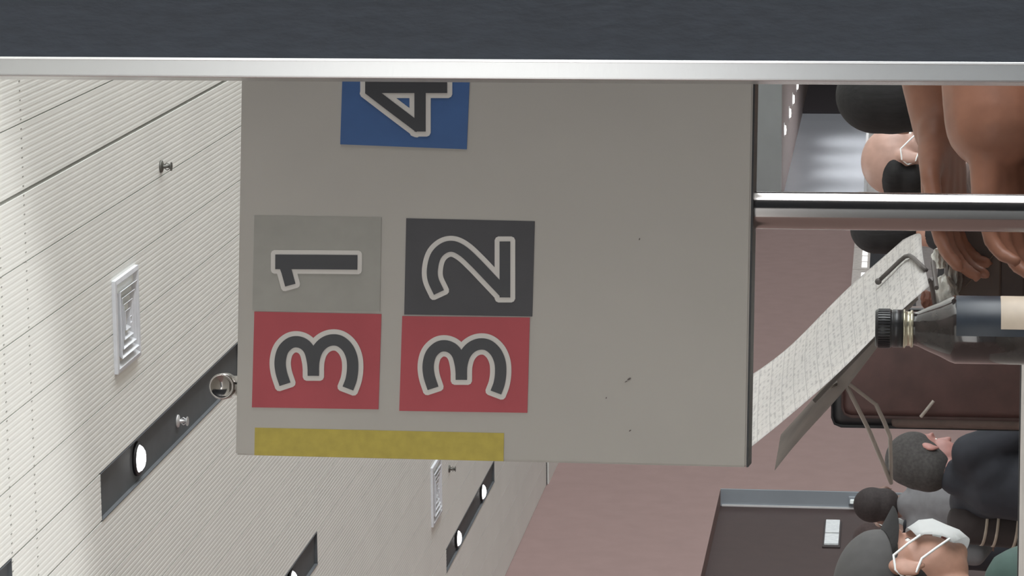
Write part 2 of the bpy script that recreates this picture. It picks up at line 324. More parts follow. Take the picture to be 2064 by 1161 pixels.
# ------------------------------------------------------------------ dark partition with aluminium edge
PD = 1.93
pa = on_front(1032, 159.5, PD); ph = (pa-CAM).dot(HX)            # left edge of the aluminium
pb = on_front(1032, 121.0, PD); phb = (pb-CAM).dot(HX)
pt = thing('partition', 'dark slate partition board with aluminium edge along one side', 'partition', dpt(ph+0.45, PD, 0))
aw = phb-ph
obj('board', dbx(phb-0.001, phb+0.86, PD+0.006, PD+0.028, 0.06, 2.25), BOARD, pt)
for nm, a in (('edge_profile', (ph, phb, PD, PD+0.034, 0.0, 2.28)), ('edge_profile', (phb+0.85, phb+0.85+aw, PD, PD+0.034, 0.0, 2.28)),
              ('top_profile', (phb, phb+0.85, PD, PD+0.034, 2.25, 2.28)), ('bottom_profile', (phb, phb+0.85, PD, PD+0.034, 0.04, 0.07))):
    obj(nm, dbx(*a, 0.0012), ALU, pt)
obj('edge_highlight', dbx(phb-0.0014, phb+0.0004, PD-0.0012, PD+0.006, 0.0, 2.28, 0.0004), mat('highlight_white', (0.93, 0.93, 0.93), 0.2, 0.6, var=0.0), pt)  # bright strip painted in as the highlight along the aluminium edge
for s in (ph+0.1, phb+0.75): obj('foot', dbx(s-0.03, s+0.03, PD-0.22, PD+0.25, 0, 0.03, 0.004), ALU, pt)

# ------------------------------------------------------------------ number sign on its steel post
SD = 2.35
TL, BL, TR, BR = (on_front(*p, SD) for p in ((475, 917), (1504, 942), (487, 160), (1518, 165)))
TR = TL + (TR-TL)*1.40; BR = BL + (BR-BL)*1.40
sign = thing('number_sign', 'grey box sign with coloured number cards on a steel post', 'sign', dpt(((BL-CAM).dot(HX)+(BR-CAM).dot(HX))/2, SD+0.03, 0))
bm = prism(bmesh.new(), [TL, BL, BR, TR], GY*0.06); bmesh.ops.bevel(bm, geom=bm.edges[:], offset=0.0012, segments=2, affect='EDGES')
obj('sign_box', bm, SIGN, sign)
obj('underside_shade', prism(bmesh.new(), [p + GY*0.0015 for p in (BL, BR, BR+GY*0.058, BL+GY*0.058)], -ZZ*0.0015), BLACK, sign)  # black sheet that paints the shade beneath the sign box
def fp(px, py, off): return on_front(px, py, SD) - GY*off
def card(pts, m, z=0.0007): return obj('number_card', prism(bmesh.new(), [fp(*p, z) for p in pts], GY*z), m, sign)
def ribbon(bm, pts, wd, off, ext=0.0, cham=0.0):                # flat stroke of even width (image pixels) with butt ends
    P = [V(p) for p in pts]
    if ext:
        P[0] = P[0] + (P[0]-P[1]).normalized()*ext; P[-1] = P[-1] + (P[-1]-P[-2]).normalized()*ext
    nrm = []
    for i in range(len(P)):
        d = (P[min(i+1, len(P)-1)] - P[max(i-1, 0)]).normalized(); nrm.append(V((-d.y, d.x)))
    rows = []
    for i, p in enumerate(P):
        hw = wd[i]/2 if isinstance(wd, list) else wd/2
        if cham and i in (0, len(P)-1):
            d = (P[1]-P[0]).normalized()*(-1) if i == 0 else (P[-1]-P[-2]).normalized()
            e = [(p-d*cham, hw), (p-d*cham*0.3, hw-cham*0.35), (p, hw-cham)]
            rows += [(q, h, nrm[i]) for q, h in (e[::-1] if i == 0 else e)]
        else: rows.append((p, hw, nrm[i]))
    prev = None
    for p, hw, n in rows:
        a = bm.verts.new(fp(p.x+n.x*hw, p.y+n.y*hw, off)); b = bm.verts.new(fp(p.x-n.x*hw, p.y-n.y*hw, off))
        c = bm.verts.new(a.co + GY*0.0003); e = bm.verts.new(b.co + GY*0.0003)
        if prev:
            for q in ((prev[0], prev[1], b, a), (prev[2], c, e, prev[3]), (prev[0], a, c, prev[2]), (prev[1], prev[3], e, b)): bm.faces.new(q)
        else: bm.faces.new((a, b, e, c))
        prev = (a, b, c, e)
    bm.faces.new((prev[0], prev[2], prev[3], prev[1]))
def smooth(pts, n=6):                                          # Catmull-Rom
    P = [V(p) for p in pts]; Q = [P[0]*2-P[1]] + P + [P[-1]*2-P[-2]]; o = []
    for i in range(1, len(Q)-2):
        a, b, c, d = Q[i-1:i+3]
        for k in range(n):
            t = k/n; o.append(0.5*((2*b)+(c-a)*t+(2*a-5*b+4*c-d)*t*t+(3*b-a-3*c+d)*t**3))
    return o + [P[-1]]
INK = mat('digit_ink', (0.205, 0.205, 0.22), 0.5, var=0.03); RIM = mat('digit_rim', (0.80, 0.78, 0.76), 0.5, var=0.01)
def digit(cardo, strokes, ow):
    for nm, m, off, grow in (('digit_outline', RIM, 0.0012, ow), ('digit', INK, 0.0016, 0.0)):
        bm = bmesh.new()
        for k, (pts, wd) in enumerate(strokes):
            ribbon(bm, pts, wd+2*grow, off + 0.00002*k, grow, grow*0.75 if grow else 0)
        obj(nm, bm, m, cardo)
z1 = lambda x, y: (500+x/2.7, 420+y/2.7)
def three(dx, dy):
    l1 = [(203, 957), (182, 890), (177, 830), (192, 772), (228, 735), (268, 726), (308, 740), (337, 775), (352, 830), (357, 880), (357, 911)]
    l2 = [(357, 911), (357, 880), (360, 830), (376, 777), (408, 737), (452, 717), (500, 722), (542, 757), (566, 810), (571, 870), (563, 930), (545, 980)]
    return [(smooth([z1(x+dx, y+dy) for x, y in l]), 62/2.7) for l in (l1, l2)]
RED = mat('card_red', (0.66, 0.27, 0.30), 0.6, var=0.03, scale=20)
tape_y = mat('yellow_tape', (0.70, 0.63, 0.27), 0.6, var=0.04, scale=120)
c = card([(513, 628), (769, 633), (763, 825), (508, 821)], RED); digit(c, three(0, 0), 10)
c = card([(811, 637), (1068, 640), (1063, 832), (805, 828)], RED); digit(c, three(805, 22), 10)
c = card([(513, 434), (769, 438), (766, 628), (509, 625)], mat('card_grey', (0.60, 0.59, 0.565), 0.6, var=0.03, scale=40))
digit(c, [([z1(150, 291), z1(370, 292), z1(597, 294)], 80/2.7), ([z1(188, 280), z1(212, 345), z1(232, 418)], 58/2.7)], 9)
c = card([(819, 440), (1078, 446), (1073, 638), (815, 634)], mat('card_black', (0.245, 0.24, 0.255), 0.55, var=0.04, scale=40))
digit(c, [(smooth([z1(*q) for q in ((1040, 458), (1008, 385), (1006, 320), (1026, 255), (1070, 215), (1120, 208), (1175, 236), (1238, 294), (1305, 364), (1394, 458))]), 60/2.7), ([z1(1399, 180), z1(1399, 330), z1(1399, 485)], 58/2.7)], 10)
z8 = lambda x, y: (480+x/2.903, 100+y/2.903)
c = card([(692, 105), (949, 108), (941, 301), (686, 291)], mat('card_blue', (0.22, 0.355, 0.555), 0.6, var=0.04, scale=40))
digit(c, [([z8(745, 213), z8(900, 213), z8(1225, 213)], 84/2.903), ([z8(1066, 95), z8(1066, 300), z8(1066, 480)], 66/2.903), ([z8(762, 232), z8(900, 338), z8(1062, 460)], 60/2.903)], 10)
obj('yellow_tape', prism(bmesh.new(), [fp(*p, 0.0006) for p in ((514, 862), (1016, 873), (1015, 929.5), (513, 917.5))], GY*0.0006), tape_y, sign)
for k, (px, py, a, b) in enumerate(((1268, 764, 4, 2.2), (1262, 769, 3, 1.2), (1270, 868, 2.4, 1.6), (1289, 482, 1.6, 2.2), (1222, 802, 1.4, 1.8), (906, 945, 0.5, 0.5))[:5]):
    obj('speck', prism(bmesh.new(), [fp(px+a*math.cos(t), py+b*math.sin(t)-0.5*a*math.cos(t), 0.0004) for t in [i*math.pi/3 for i in range(6)]], GY*0.0004), mat('speck_dark', (0.40, 0.37, 0.36), 0.8), sign)
# post and chrome knob
pc = at(1515, 423.5, SD+0.03); pc = dpt((pc-CAM).dot(HX), SD+0.032, 0); zb = (BL.z+BR.z)/2
obj('post', lathe(bmesh.new(), pc, [(0.0148, 0.004), (0.0148, zb+0.006)], 64), CHROME, sign, True)
obj('base_plate', lathe(bmesh.new(), pc, [(0, 0.0), (0.16, 0.0), (0.16, 0.008), (0.03, 0.014), (0, 0.014)], 48), CHROME, sign)
kc = on_front(447, 779, SD+0.012)
kb = obj('knob', lathe(bmesh.new(), kc, [(0, 0.003), (0.0072, 0.002), (0.0088, -0.001), (0.0098, -0.001), (0.0104, 0.001), (0.0104, 0.016), (0.008, 0.019), (0, 0.019)], 36, GY), CHROME, sign, True)
obj('knob_stem', tube(bmesh.new(), [kc+GY*0.009+ZZ*(-0.006), kc+GY*0.009+ZZ*(-0.022)], 0.0085, 20), CHROME, kb, True)

# ------------------------------------------------------------------ counter desk
DZ = 1.06
desk = thing('counter_desk', 'pale counter desk with bottle, paper stand and pouch on it', 'desk', dpt(0, 3.0, 0))
obj('desk_top', dbx(-1.0, 0.37, 2.62, 3.24, DZ-0.03, DZ, 0.004), mat('desk_pale', (0.80, 0.78, 0.77), 0.4), desk)
obj('edge_band', dbx(-1.0, 0.37, 3.24, 3.246, DZ-0.03, DZ+0.001), BLACK, desk)
obj('side_panel', dbx(-0.965, -0.935, 2.66, 3.20, 0, DZ-0.03), BROWN, desk)
for g in (2.65, 3.21): obj('leg', dbx(0.32, 0.35, g-0.015, g+0.015, 0, DZ-0.03, 0.003), ALU, desk)
obj('back_panel', dbx(-0.93, 0.32, 3.205, 3.22, 0.25, DZ-0.03), BROWN, desk)
# bottle
BD = 2.68
bo = on_front(1800, 662, BD); bh = (bo-CAM).dot(HX); bb = dpt(bh, BD, DZ)
def zat(px, d=2.68): return on_front(px, 662, d).z - DZ
bt = thing('bottle', 'dark bottle with wide black cap in front of the propped paper', 'bottle', bb)
R = 0.0300
obj('body', lathe(bmesh.new(), bb, [(0, 0), (R-0.003, 0), (R, 0.004), (R, zat(1925)), (R-0.0015, zat(1915)), (R-0.006, zat(1895)), (0.01894, zat(1868)), (0.01525, zat(1850)), (0.01432, zat(1842)), (0.01432, zat(1822)), (0, zat(1822))], 40), mat('cola_dark', (0.19, 0.17, 0.165), 0.12, var=0.25, scale=60, coat=0.6), bt, True)
obj('neck_ring', lathe(bmesh.new(), bb, [(0.01442, zat(1841)), (0.01645, zat(1840)), (0.01663, zat(1836)), (0.01525, zat(1834)), (0.01525, zat(1826)), (0.01710, zat(1824)), (0.01710, zat(1821)), (0.01442, zat(1820))], 40), mat('ring_silver', (0.72, 0.70, 0.62), 0.25, 0.8), bt, True)
obj('cap', lathe(bmesh.new(), bb, [(0.01432, zat(1820)), (0.01663, zat(1820)), (0.01682, zat(1800)), (0.01626, zat(1799)), (0.01626, zat(1797)), (0.01682, zat(1796)), (0.01663, zat(1767)), (0.01525, zat(1764)), (0, zat(1764))], 48), mat('cap_black', (0.13, 0.13, 0.14), 0.35, var=0.08), bt, True)
bm = bmesh.new(); rr = 0.01645                                   # knurls on the cap
for k in range(40):
    a = 2*math.pi*k/40; box(bm, bb + V((math.cos(a)*0.01682, math.sin(a)*0.01682, (zat(1795)+zat(1769))/2)), 0.0012, 0.0012, zat(1770)-zat(1794), (V((math.cos(a), math.sin(a), 0)), V((-math.sin(a), math.cos(a), 0)), ZZ))
obj('cap_ribs', bm, MATS['cap_black'], bt)
obj('label_band', lathe(bmesh.new(), bb, [(R+0.0003, 0.02), (R+0.0005, 0.021), (R+0.0005, zat(1927)), (R+0.0003, zat(1926))], 24, ZZ, math.radians(-100), math.radians(-12), HX), mat('label_navy', (0.17, 0.20, 0.24), 0.4, var=0.12), bt, True)
obj('label_patch', lathe(bmesh.new(), bb, [(R+0.0006, 0.0), (R+0.0009, 0.001), (R+0.0009, zat(2017)), (R+0.0006, zat(2015))], 16, ZZ, math.radians(-88), math.radians(-14), HX), mat('label_beige', (0.78, 0.72, 0.65), 0.5), bt, True)

# ------------------------------------------------------------------ paper on a wire stand
B0, B1 = at(1873, 577, 2.75), at(1856, 446, 2.93)
T0 = at(1515, 912, 2.79); VV = T0-B0; T1 = B1+VV
def paper_mat():
    m = bpy.data.materials.new('newsprint'); m.use_nodes = True; nt = m.node_tree; b = nt.nodes['Principled BSDF']; b.inputs['Roughness'].default_value = 0.8
    uv = nt.nodes.new('ShaderNodeUVMap')
    def brick(sc, bw, rh, mo):
        k = nt.nodes.new('ShaderNodeTexBrick'); k.inputs['Scale'].default_value = sc; k.inputs['Brick Width'].default_value = bw; k.inputs['Row Height'].default_value = rh
        k.inputs['Mortar Size'].default_value = mo; k.offset = 0.3; nt.links.new(uv.outputs[0], k.inputs['Vector']); return k
    g = brick(1, 0.11, 0.085, 0.0025)
    wv = nt.nodes.new('ShaderNodeTexWave'); wv.bands_direction = 'Y'; wv.inputs['Scale'].default_value = 11; nt.links.new(uv.outputs[0], wv.inputs['Vector'])
    no = nt.nodes.new('ShaderNodeTexNoise'); no.inputs['Scale'].default_value = 26; no.inputs['Detail'].default_value = 6; nt.links.new(uv.outputs[0], no.inputs['Vector'])
    cr = nt.nodes.new('ShaderNodeValToRGB'); cr.color_ramp.elements[0].position = 0.47; cr.color_ramp.elements[1].position = 0.62
    nt.links.new(no.outputs['Fac'], cr.inputs['Fac'])
    mu = nt.nodes.new('ShaderNodeMath'); mu.operation = 'MULTIPLY'; nt.links.new(cr.outputs['Color'], mu.inputs[0]); nt.links.new(wv.outputs['Fac'], mu.inputs[1])
    m2 = nt.nodes.new('ShaderNodeMath'); m2.operation = 'MULTIPLY'; m2.inputs[1].default_value = 0.34; nt.links.new(mu.outputs[0], m2.inputs[0])
    ma = nt.nodes.new('ShaderNodeMath'); ma.operation = 'MAXIMUM'; nt.links.new(m2.outputs[0], ma.inputs[0])
    m3 = nt.nodes.new('ShaderNodeMath'); m3.operation = 'MULTIPLY'; m3.inputs[1].default_value = 0.30; nt.links.new(g.outputs['Fac'], m3.inputs[0]); nt.links.new(m3.outputs[0], ma.inputs[1])
    mx = nt.nodes.new('ShaderNodeMix'); mx.data_type = 'RGBA'; mx.inputs['A'].default_value = (0.90, 0.88, 0.85, 1); mx.inputs['B'].default_value = (0.16, 0.15, 0.15, 1)
    nt.links.new(ma.outputs[0], mx.inputs['Factor']); nt.links.new(mx.outputs['Result'], b.inputs['Base Color']); return m
NEWS = paper_mat()
def leaf(name, b0, b1, vv, thick, bulge, m, parent, n=20, curl=0.0, rnd=0.0):
    bm = bmesh.new(); uvl = bm.loops.layers.uv.new('UVMap'); nrm = (b1-b0).cross(vv).normalized(); g = []
    for i in range(n+1):
        row = []
        for j in range(n+1):
            u, v = i/n, j/n
            if rnd: vm = rnd*max(0, (u-0.72)/0.28)**2.2; v = vm + (1-vm)*v
            q = b0 + (b1-b0)*u + vv*v + nrm*(bulge*math.sin(math.pi*u)*0.6 + 0.0012*math.sin(9*v+4*u) + curl*max(0, v-0.75)**2*16)
            row.append((bm.verts.new(q), u, v))
        g.append(row)
    for i in range(n):
        for j in range(n):
            c = (g[i][j], g[i+1][j], g[i+1][j+1], g[i][j+1]); f = bm.faces.new([k[0] for k in c])
            for lp, k in zip(f.loops, c): lp[uvl].uv = (k[1], k[2]*1.25)
    r = bmesh.ops.solidify(bm, geom=bm.faces[:], thickness=thick)
    return obj(name, bm, m, parent, True)
news = thing('race_paper', 'printed folded paper propped up at a slant on the wire stand', 'newspaper', (B0+B1)/2)
leaf('front_page', B0, B1, VV, 0.0012, 0.004, NEWS, news, curl=0.004, rnd=0.11)
N = (B1-B0).cross(VV).normalized()
if N.dot(CAM-B0) < 0: N = -N
b0 = at(1845, 598, 2.80); t0 = at(1556, 944, 2.83)
leaf('back_page', b0 - N*0.004, b0 + (B1-B0)*0.55 - N*0.012, t0-b0, 0.0012, 0.003, mat('paper_plain', (0.66, 0.63, 0.61), 0.8, var=0.12, scale=14), news)
st = thing('paper_stand', 'thin wire stand holding the slanted printed paper', 'stand', dpt(0.02, 2.86, DZ))
WIRE = mat('wire_dark', (0.36, 0.34, 0.33), 0.5, 0.3); WIREL = mat('wire_grey', (0.58, 0.55, 0.52), 0.45, 0.3)
def onpage(px, py, lift=0.006):
    v = ray(px, py); n = N; return CAM + v*((B0-CAM).dot(n)/v.dot(n)) + n*lift
w1 = [onpage(1779, 576), onpage(1800, 556), onpage(1822, 535), onpage(1833, 526), onpage(1842, 524), onpage(1850, 529), onpage(1866, 544), onpage(1871, 549, 0.003)]
obj('page_clip', tube(bmesh.new(), w1, 0.0021, 10), WIRE, st, True)
bm = bmesh.new(); ell(bm, w1[0], (0.0032, 0.0032, 0.0032)); obj('clip_tip', bm, WIRE, st, True)
sb_ = at(1980, 655, 2.82); sbase = V((sb_.x, sb_.y, DZ)); low = B0*0.85 + B1*0.15 - N*0.004
obj('ledge', tube(bmesh.new(), [B0-ZZ*0.004-N*0.004+(B1-B0)*0.02, B0*0.6+B1*0.4-ZZ*0.004-N*0.004], 0.0022, 8), WIRE, st)
obj('upright', tube(bmesh.new(), [low, at(1888, 640, 2.82), sbase+ZZ*0.004], 0.0025, 8), WIRE, st)
obj('base', lathe(bmesh.new(), sbase, [(0, 0), (0.035, 0), (0.035, 0.004), (0, 0.006)], 24), WIRE, st)
obj('back_rest', tube(bmesh.new(), [low, low + VV*0.7 - N*0.009], 0.002, 8), WIRE, st)
for pts in ([(1700, 765, 2.90), (1752, 868, 2.96), (1780, 935, 3.0), (1796, 974, 3.02)], [(1766, 816, 2.92), (1782, 850, 2.95), (1794, 880, 2.98), (1795.5, 925, 3.0), (1796, 974, 3.02)]):
    obj('rear_leg', tube(bmesh.new(), [at(*p) for p in pts], 0.0021, 10), WIREL, st, True)
j0 = low + VV*0.62 - N*0.009
obj('leg_link', tube(bmesh.new(), [j0, at(1700, 765, 2.90), at(1766, 816, 2.92)], 0.0019, 8), WIREL, st)

# pouch and crumpled bag
k0 = (on_front(2000, 618, 3.08)-CAM).dot(HX); k1 = (on_front(2000, 470, 3.08)-CAM).dot(HX); kt = on_front(1905, 560, 3.06).z
po = thing('pouch', 'dark brown leather pouch lying behind the bottle', 'bag', dpt((k0+k1)/2, 3.09, DZ))
obj('body', dbx(k0, k1+0.03, 3.05, 3.13, DZ, kt, 0.008), mat('pouch_brown', (0.24, 0.19, 0.17), 0.55, var=0.15, scale=25, bump=0.2), po)
obj('flap', dbx(k0+0.004, k1+0.026, 3.046, 3.052, kt-0.055, kt-0.006, 0.002), mat('flap_brown', (0.27, 0.215, 0.185), 0.5, var=0.1), po)
q0 = dpt(k0+0.02, 3.045, kt-0.02); q1 = dpt(k0+0.055, 3.045, kt-0.05)
obj('seam', tube(bmesh.new(), [q0, q1], 0.0006, 6), mat('seam', (0.36, 0.30, 0.25), 0.7), po)
def crumple(name, c, rad, m, parent, seed, amp=0.4):
    bm = bmesh.new(); bmesh.ops.create_icosphere(bm, subdivisions=4, radius=1.0); rn = random.Random(seed)
    pl = [(V((rn.gauss(0, 1), rn.gauss(0, 1), rn.gauss(0, 1))).normalized(), rn.uniform(0.55, 1.0)) for _ in range(26)]
    for v in bm.verts:
        d = min((h/max(1e-3, v.co.dot(n)) if v.co.dot(n) > 0.2 else 9) for n, h in pl); v.co *= min(1.25, d)
        v.co += V((math.sin(13*v.co.y), math.sin(11*v.co.z), math.sin(12*v.co.x)))*0.05
        v.co = c + HX*v.co.x*rad[0] + GY*v.co.y*rad[1] + ZZ*v.co.z*rad[2]
    return obj(name, bm, m, parent)
PLA = mat('clear_plastic', (0.74, 0.74, 0.71), 0.18, var=0.3, scale=70, coat=0.8)
pb_ = thing('plastic_bag', 'crumpled shiny plastic bag behind the bottle neck', 'bag', dpt((k0+k1)/2-0.02, 3.02, kt))
cc = on_front(1905, 598, 3.0)
crumple('wrapper', cc + GY*0.0, (0.024, 0.022, 0.015), PLA, pb_, 3)
crumple('wrapper_end', on_front(1889, 520, 3.02), (0.013, 0.016, 0.008), PLA, pb_, 5)
crumple('wrapper_tail', on_front(1925, 560, 3.02), (0.030, 0.02, 0.010), mat('plastic_dull', (0.42, 0.38, 0.35), 0.3, var=0.3, scale=60), pb_, 8)
crumple('contents', on_front(1868, 605, 2.99), (0.013, 0.014, 0.010), mat('bread_brown', (0.46, 0.30, 0.24), 0.6, var=0.15, scale=50), pb_, 9)

# ------------------------------------------------------------------ maroon chair
def build_chair(c, rz):
    # local: x right, y forward (sitter's), z up ; the back stands at y = -0.2
    t = thing('office_chair', 'high backed maroon chair with black shell behind the bottle', 'chair', c)
    L = M.Translation(V(c)) @ M.Rotation(rz, 4, 'Z')
    ax = tuple((L.to_3x3() @ e) for e in (V((1, 0, 0)), V((0, 1, 0)), V((0, 0, 1))))
    def b(name, x0, x1, y0, y1, z0, z1, m, bev=0.02, par=None):
        return obj(name, box(bmesh.new(), L @ V(((x0+x1)/2, (y0+y1)/2, (z0+z1)/2)), x1-x0, y1-y0, z1-z0, ax, bev), m, par or t, True)
    MR = mat('maroon_leather', (0.285, 0.20, 0.19), 0.5, var=0.1, scale=14, bump=0.15); BR2 = mat('brown_side', (0.33, 0.27, 0.25), 0.6, var=0.08)
    b('back_shell', -0.18, 0.18, -0.215, -0.185, 0.62, 1.365, BLACK, 0.03)
    b('back_cushion', -0.145, 0.176, -0.235, -0.205, 0.60, 1.335, MR, 0.03)
    b('side_bolster', -0.18, -0.13, -0.225, -0.14, 0.50, 1.19, BR2, 0.02); b('side_bolster', 0.13, 0.18, -0.225, -0.14, 0.50, 1.19, BR2, 0.02)
    b('back_cushion', -0.16, 0.16, -0.185, -0.14, 0.55, 1.33, MR, 0.03)
    b('seat', -0.24, 0.24, -0.2, 0.27, 0.42, 0.52, MR, 0.035)
    for s in (-1, 1): b('armrest', s*0.27-0.03, s*0.27+0.03, -0.15, 0.15, 0.66, 0.69, BLACK, 0.01); b('arm_support', s*0.27-0.015, s*0.27+0.015, -0.02, 0.02, 0.45, 0.67, BLACK, 0.004)
    obj('lever', tube(bmesh.new(), [at(1882, 808, 8.87), at(1866, 828, 8.87), at(1856, 840, 8.88)], 0.005, 8), mat('lever_grey', (0.58, 0.55, 0.52), 0.45), t)
    obj('column', lathe(bmesh.new(), L @ V((0, 0, 0)), [(0.028, 0.07), (0.028, 0.42), (0, 0.42)], 20), CHROME, t)
    for k in range(5):
        a = 2*math.pi*k/5+0.3; e = V((math.cos(a), math.sin(a), 0)); obj('base_arm', tube(bmesh.new(), [L @ V((0, 0, 0.10)), L @ (e*0.28+V((0, 0, 0.065)))], [0.03, 0.018], 8), BLACK, t)
        bm = bmesh.new(); ell(bm, L @ (e*0.28+V((0, 0, 0.028))), (0.028, 0.028, 0.028)); obj('caster', bm, BLACK, t, True)
cp = on_front(1800, 714, 9.0); build_chair(dpt((cp-CAM).dot(HX), 9.2, 0), -YAW + math.radians(-12))

# ------------------------------------------------------------------ people
SKIN = mat('skin', (0.66, 0.50, 0.43), 0.55, var=0.05, scale=40)
SKIN_TAN = mat('skin_tan', (0.56, 0.38, 0.30), 0.5, var=0.08, scale=30, bump=0.1)
MASKW = mat('mask_white', (0.90, 0.91, 0.91), 0.8, var=0.02)
STOOL_N = [0]
def stool(c, zs):
    t = thing('stool', 'added round black stool, unseen, under a seated spectator', 'stool', (c.x, c.y, 0), 'stools under the spectators')  # unseen stool added to support the seated body
    obj('seat', lathe(bmesh.new(), (c.x, c.y, 0), [(0, zs-0.05), (0.17, zs-0.05), (0.18, zs-0.03), (0.17, zs), (0, zs)], 24), BLACK, t)
    obj('column', lathe(bmesh.new(), (c.x, c.y, 0), [(0.025, 0.01), (0.025, zs-0.05)], 12), CHROME, t)
    obj('base', lathe(bmesh.new(), (c.x, c.y, 0), [(0, 0), (0.2, 0), (0.2, 0.01), (0.03, 0.03), (0, 0.03)], 24), CHROME, t)
def person(label, E, yaw, nod=0.0, tilt=0.0, skin=SKIN, shirt=None, trousers=None, hair=None, hairstyle='short', mask=False, cap=None, voxel=0.009, lean=0.1, arms=None, sleeve='long', k=1.0, fingers=None, wrist=None, shoulders=0.17, stripes=False, neckdrop=0.185):
    """E: point between the ears; yaw: heading in radians from +Y to +X."""
    f = V((math.sin(yaw), math.cos(yaw), 0)); r = V((math.cos(yaw), -math.sin(yaw), 0))
    zs = 0.42; hipz = zs+0.14; Ez = E.z
    base = E - f*(0.05+lean); base = V((base.x, base.y, 0))
    t = thing('person', label, 'person', base)
    Hm = M.Translation(E) @ M(((r.x, f.x, 0, 0), (r.y, f.y, 0, 0), (0, 0, 1, 0), (0, 0, 0, 1))) @ M.Rotation(-nod, 4, 'X') @ M.Rotation(tilt, 4, 'Y') @ M.Scale(k, 4)
    H = lambda x, y, z: Hm @ V((x, y, z)); H3 = Hm.to_3x3()
    N0 = H(0, -0.035, -0.09); N1 = E - f*(0.055+lean*0.25) - ZZ*neckdrop
    hip = V((base.x, base.y, hipz)); chest = N1 - f*0.01 - ZZ*0.14; belly = (chest+hip)/2 + f*0.015
    sh = {s: N1 + r*(s*shoulders) - ZZ*0.035 for s in (-1, 1)}
    if arms is None:
        arms = {}
        for s in (-1, 1):
            el = sh[s] + f*0.10 + r*s*0.05 - ZZ*0.26; wr = el + f*0.20 - r*s*0.07 - ZZ*0.06
            arms[s] = (el, wr, wr + f*0.09 - r*s*0.02 - ZZ*0.01)
    # ---- body: one continuous surface
    bm = bmesh.new()
    ell(bm, H(0, -0.012, 0.042), (0.076*k, 0.097*k, 0.090*k), H3.normalized()); ell(bm, H(0, 0.030, -0.035), (0.057*k, 0.062*k, 0.078*k), H3.normalized())
    ell(bm, H(0, 0.066, -0.090), (0.026*k, 0.020*k, 0.018*k), H3.normalized()); cap_(bm, H(0, 0.090, 0.008), 0.008*k, H(0, 0.107, -0.028), 0.013*k)
    ell(bm, H(0, 0.076, 0.026), (0.052*k, 0.018*k, 0.013*k), H3.normalized())
    for s in (-1, 1):
        er = (H3 @ M.Rotation(s*0.35, 3, 'Z') @ M.Rotation(-0.25, 3, 'X')).normalized()
        ell(bm, H(s*0.083, -0.010, 0.002), (0.008*k, 0.020*k, 0.031*k), er); ell(bm, H(s*0.081, 0.0, -0.024), (0.007*k, 0.010*k, 0.012*k), er); ell(bm, H(s*0.074, -0.002, -0.004), (0.012*k, 0.014*k, 0.022*k), er)
    cap_(bm, N0, 0.056*k, N1, 0.060); cap_(bm, N1 - ZZ*0.02, 0.065, chest, 0.12); cap_(bm, chest, 0.12, belly, 0.12); cap_(bm, belly, 0.12, hip, 0.125)
    for s in (-1, 1):
        el, wr, tip = arms[s]
        cap_(bm, N1 - ZZ*0.03, 0.05, sh[s], 0.052); cap_(bm, sh[s], 0.052, el, 0.041); fa, wa = (wrist or {}).get(s, (0.040, 0.027)); cap_(bm, el, 0.041, el.lerp(wr, 0.35), fa); cap_(bm, el.lerp(wr, 0.35), fa, wr, wa)
        hand(bm, wr, tip, s, f, (fingers or {}).get(s, 0.0))
        kn = hip + f*0.42 + r*s*0.10 + ZZ*0.01; hp = hip + r*s*0.085; ft = V((kn.x, kn.y, 0.08)) - f*0.03
        cap_(bm, hp, 0.085, kn, 0.055); cap_(bm, kn, 0.055, ft, 0.038); cap_(bm, ft - ZZ*0.035, 0.036, ft + f*0.17 - ZZ*0.05, 0.028)
    blob('body', bm, skin, t, voxel, 5)
    # ---- clothing
    bm = bmesh.new()
    cap_(bm, N0.lerp(N1, 0.8), 0.068, N1 - ZZ*0.03, 0.082); cap_(bm, N1 - ZZ*0.055, 0.075, chest, 0.135); cap_(bm, chest, 0.135, belly, 0.135); cap_(bm, belly, 0.135, hip + ZZ*0.02, 0.142)
    for s in (-1, 1):
        cap_(bm, chest - r*s*0.0, 0.10, chest + r*s*0.07 + ZZ*0.03, 0.10)
        el, wr, tip = arms[s]; cap_(bm, N1 - ZZ*0.045, 0.062, sh[s], 0.066); cap_(bm, sh[s], 0.066, sh[s].lerp(el, 0.55 if sleeve == 'short' else 1), 0.058 if sleeve == 'short' else 0.052)
        if sleeve == 'long': cap_(bm, el, 0.052, el.lerp(wr, 0.93), 0.038)
    shirt_o = blob('shirt', bm, shirt, t, 0.014, 5)
    if stripes:
        a, b_ = sh[-1]-f*0.06-r*0.03, arms[-1][0]-f*0.16-r*0.02; dd = (b_-a).normalized()
        bm = bmesh.new(); cap_(bm, a + dd*0.01, 0.082, b_, 0.078); so = blob('striped_sleeve', bm, mat('sleeve_brown', (0.17, 0.145, 0.145), 0.85), t, 0.01, 2)
        for q in (0.06, 0.10, 0.17, 0.21):
            c_ = a + dd*q; rr_ = 0.081 - 0.004*q/0.27
            obj('stripe', lathe(bmesh.new(), c_, [(rr_-0.006, -0.006), (rr_+0.0015, -0.005), (rr_+0.0015, 0.005), (rr_-0.006, 0.006)], 28, dd), mat('stripe_beige', (0.62, 0.58, 0.53), 0.85), so, True)
    bm = bmesh.new()
    for s in (-1, 1):
        kn = hip + f*0.42 + r*s*0.10 + ZZ*0.01; hp = hip + r*s*0.085; ft = V((kn.x, kn.y, 0.10)) - f*0.03
        cap_(bm, hip, 0.140, hp, 0.10); cap_(bm, hp, 0.10, kn, 0.068); cap_(bm, kn, 0.068, ft, 0.055)
        sb = bmesh.new(); cap_(sb, ft - ZZ*0.050, 0.046, ft + f*0.18 - ZZ*0.06, 0.036); blob('shoe', sb, BLACK, t, 0.012, 3)
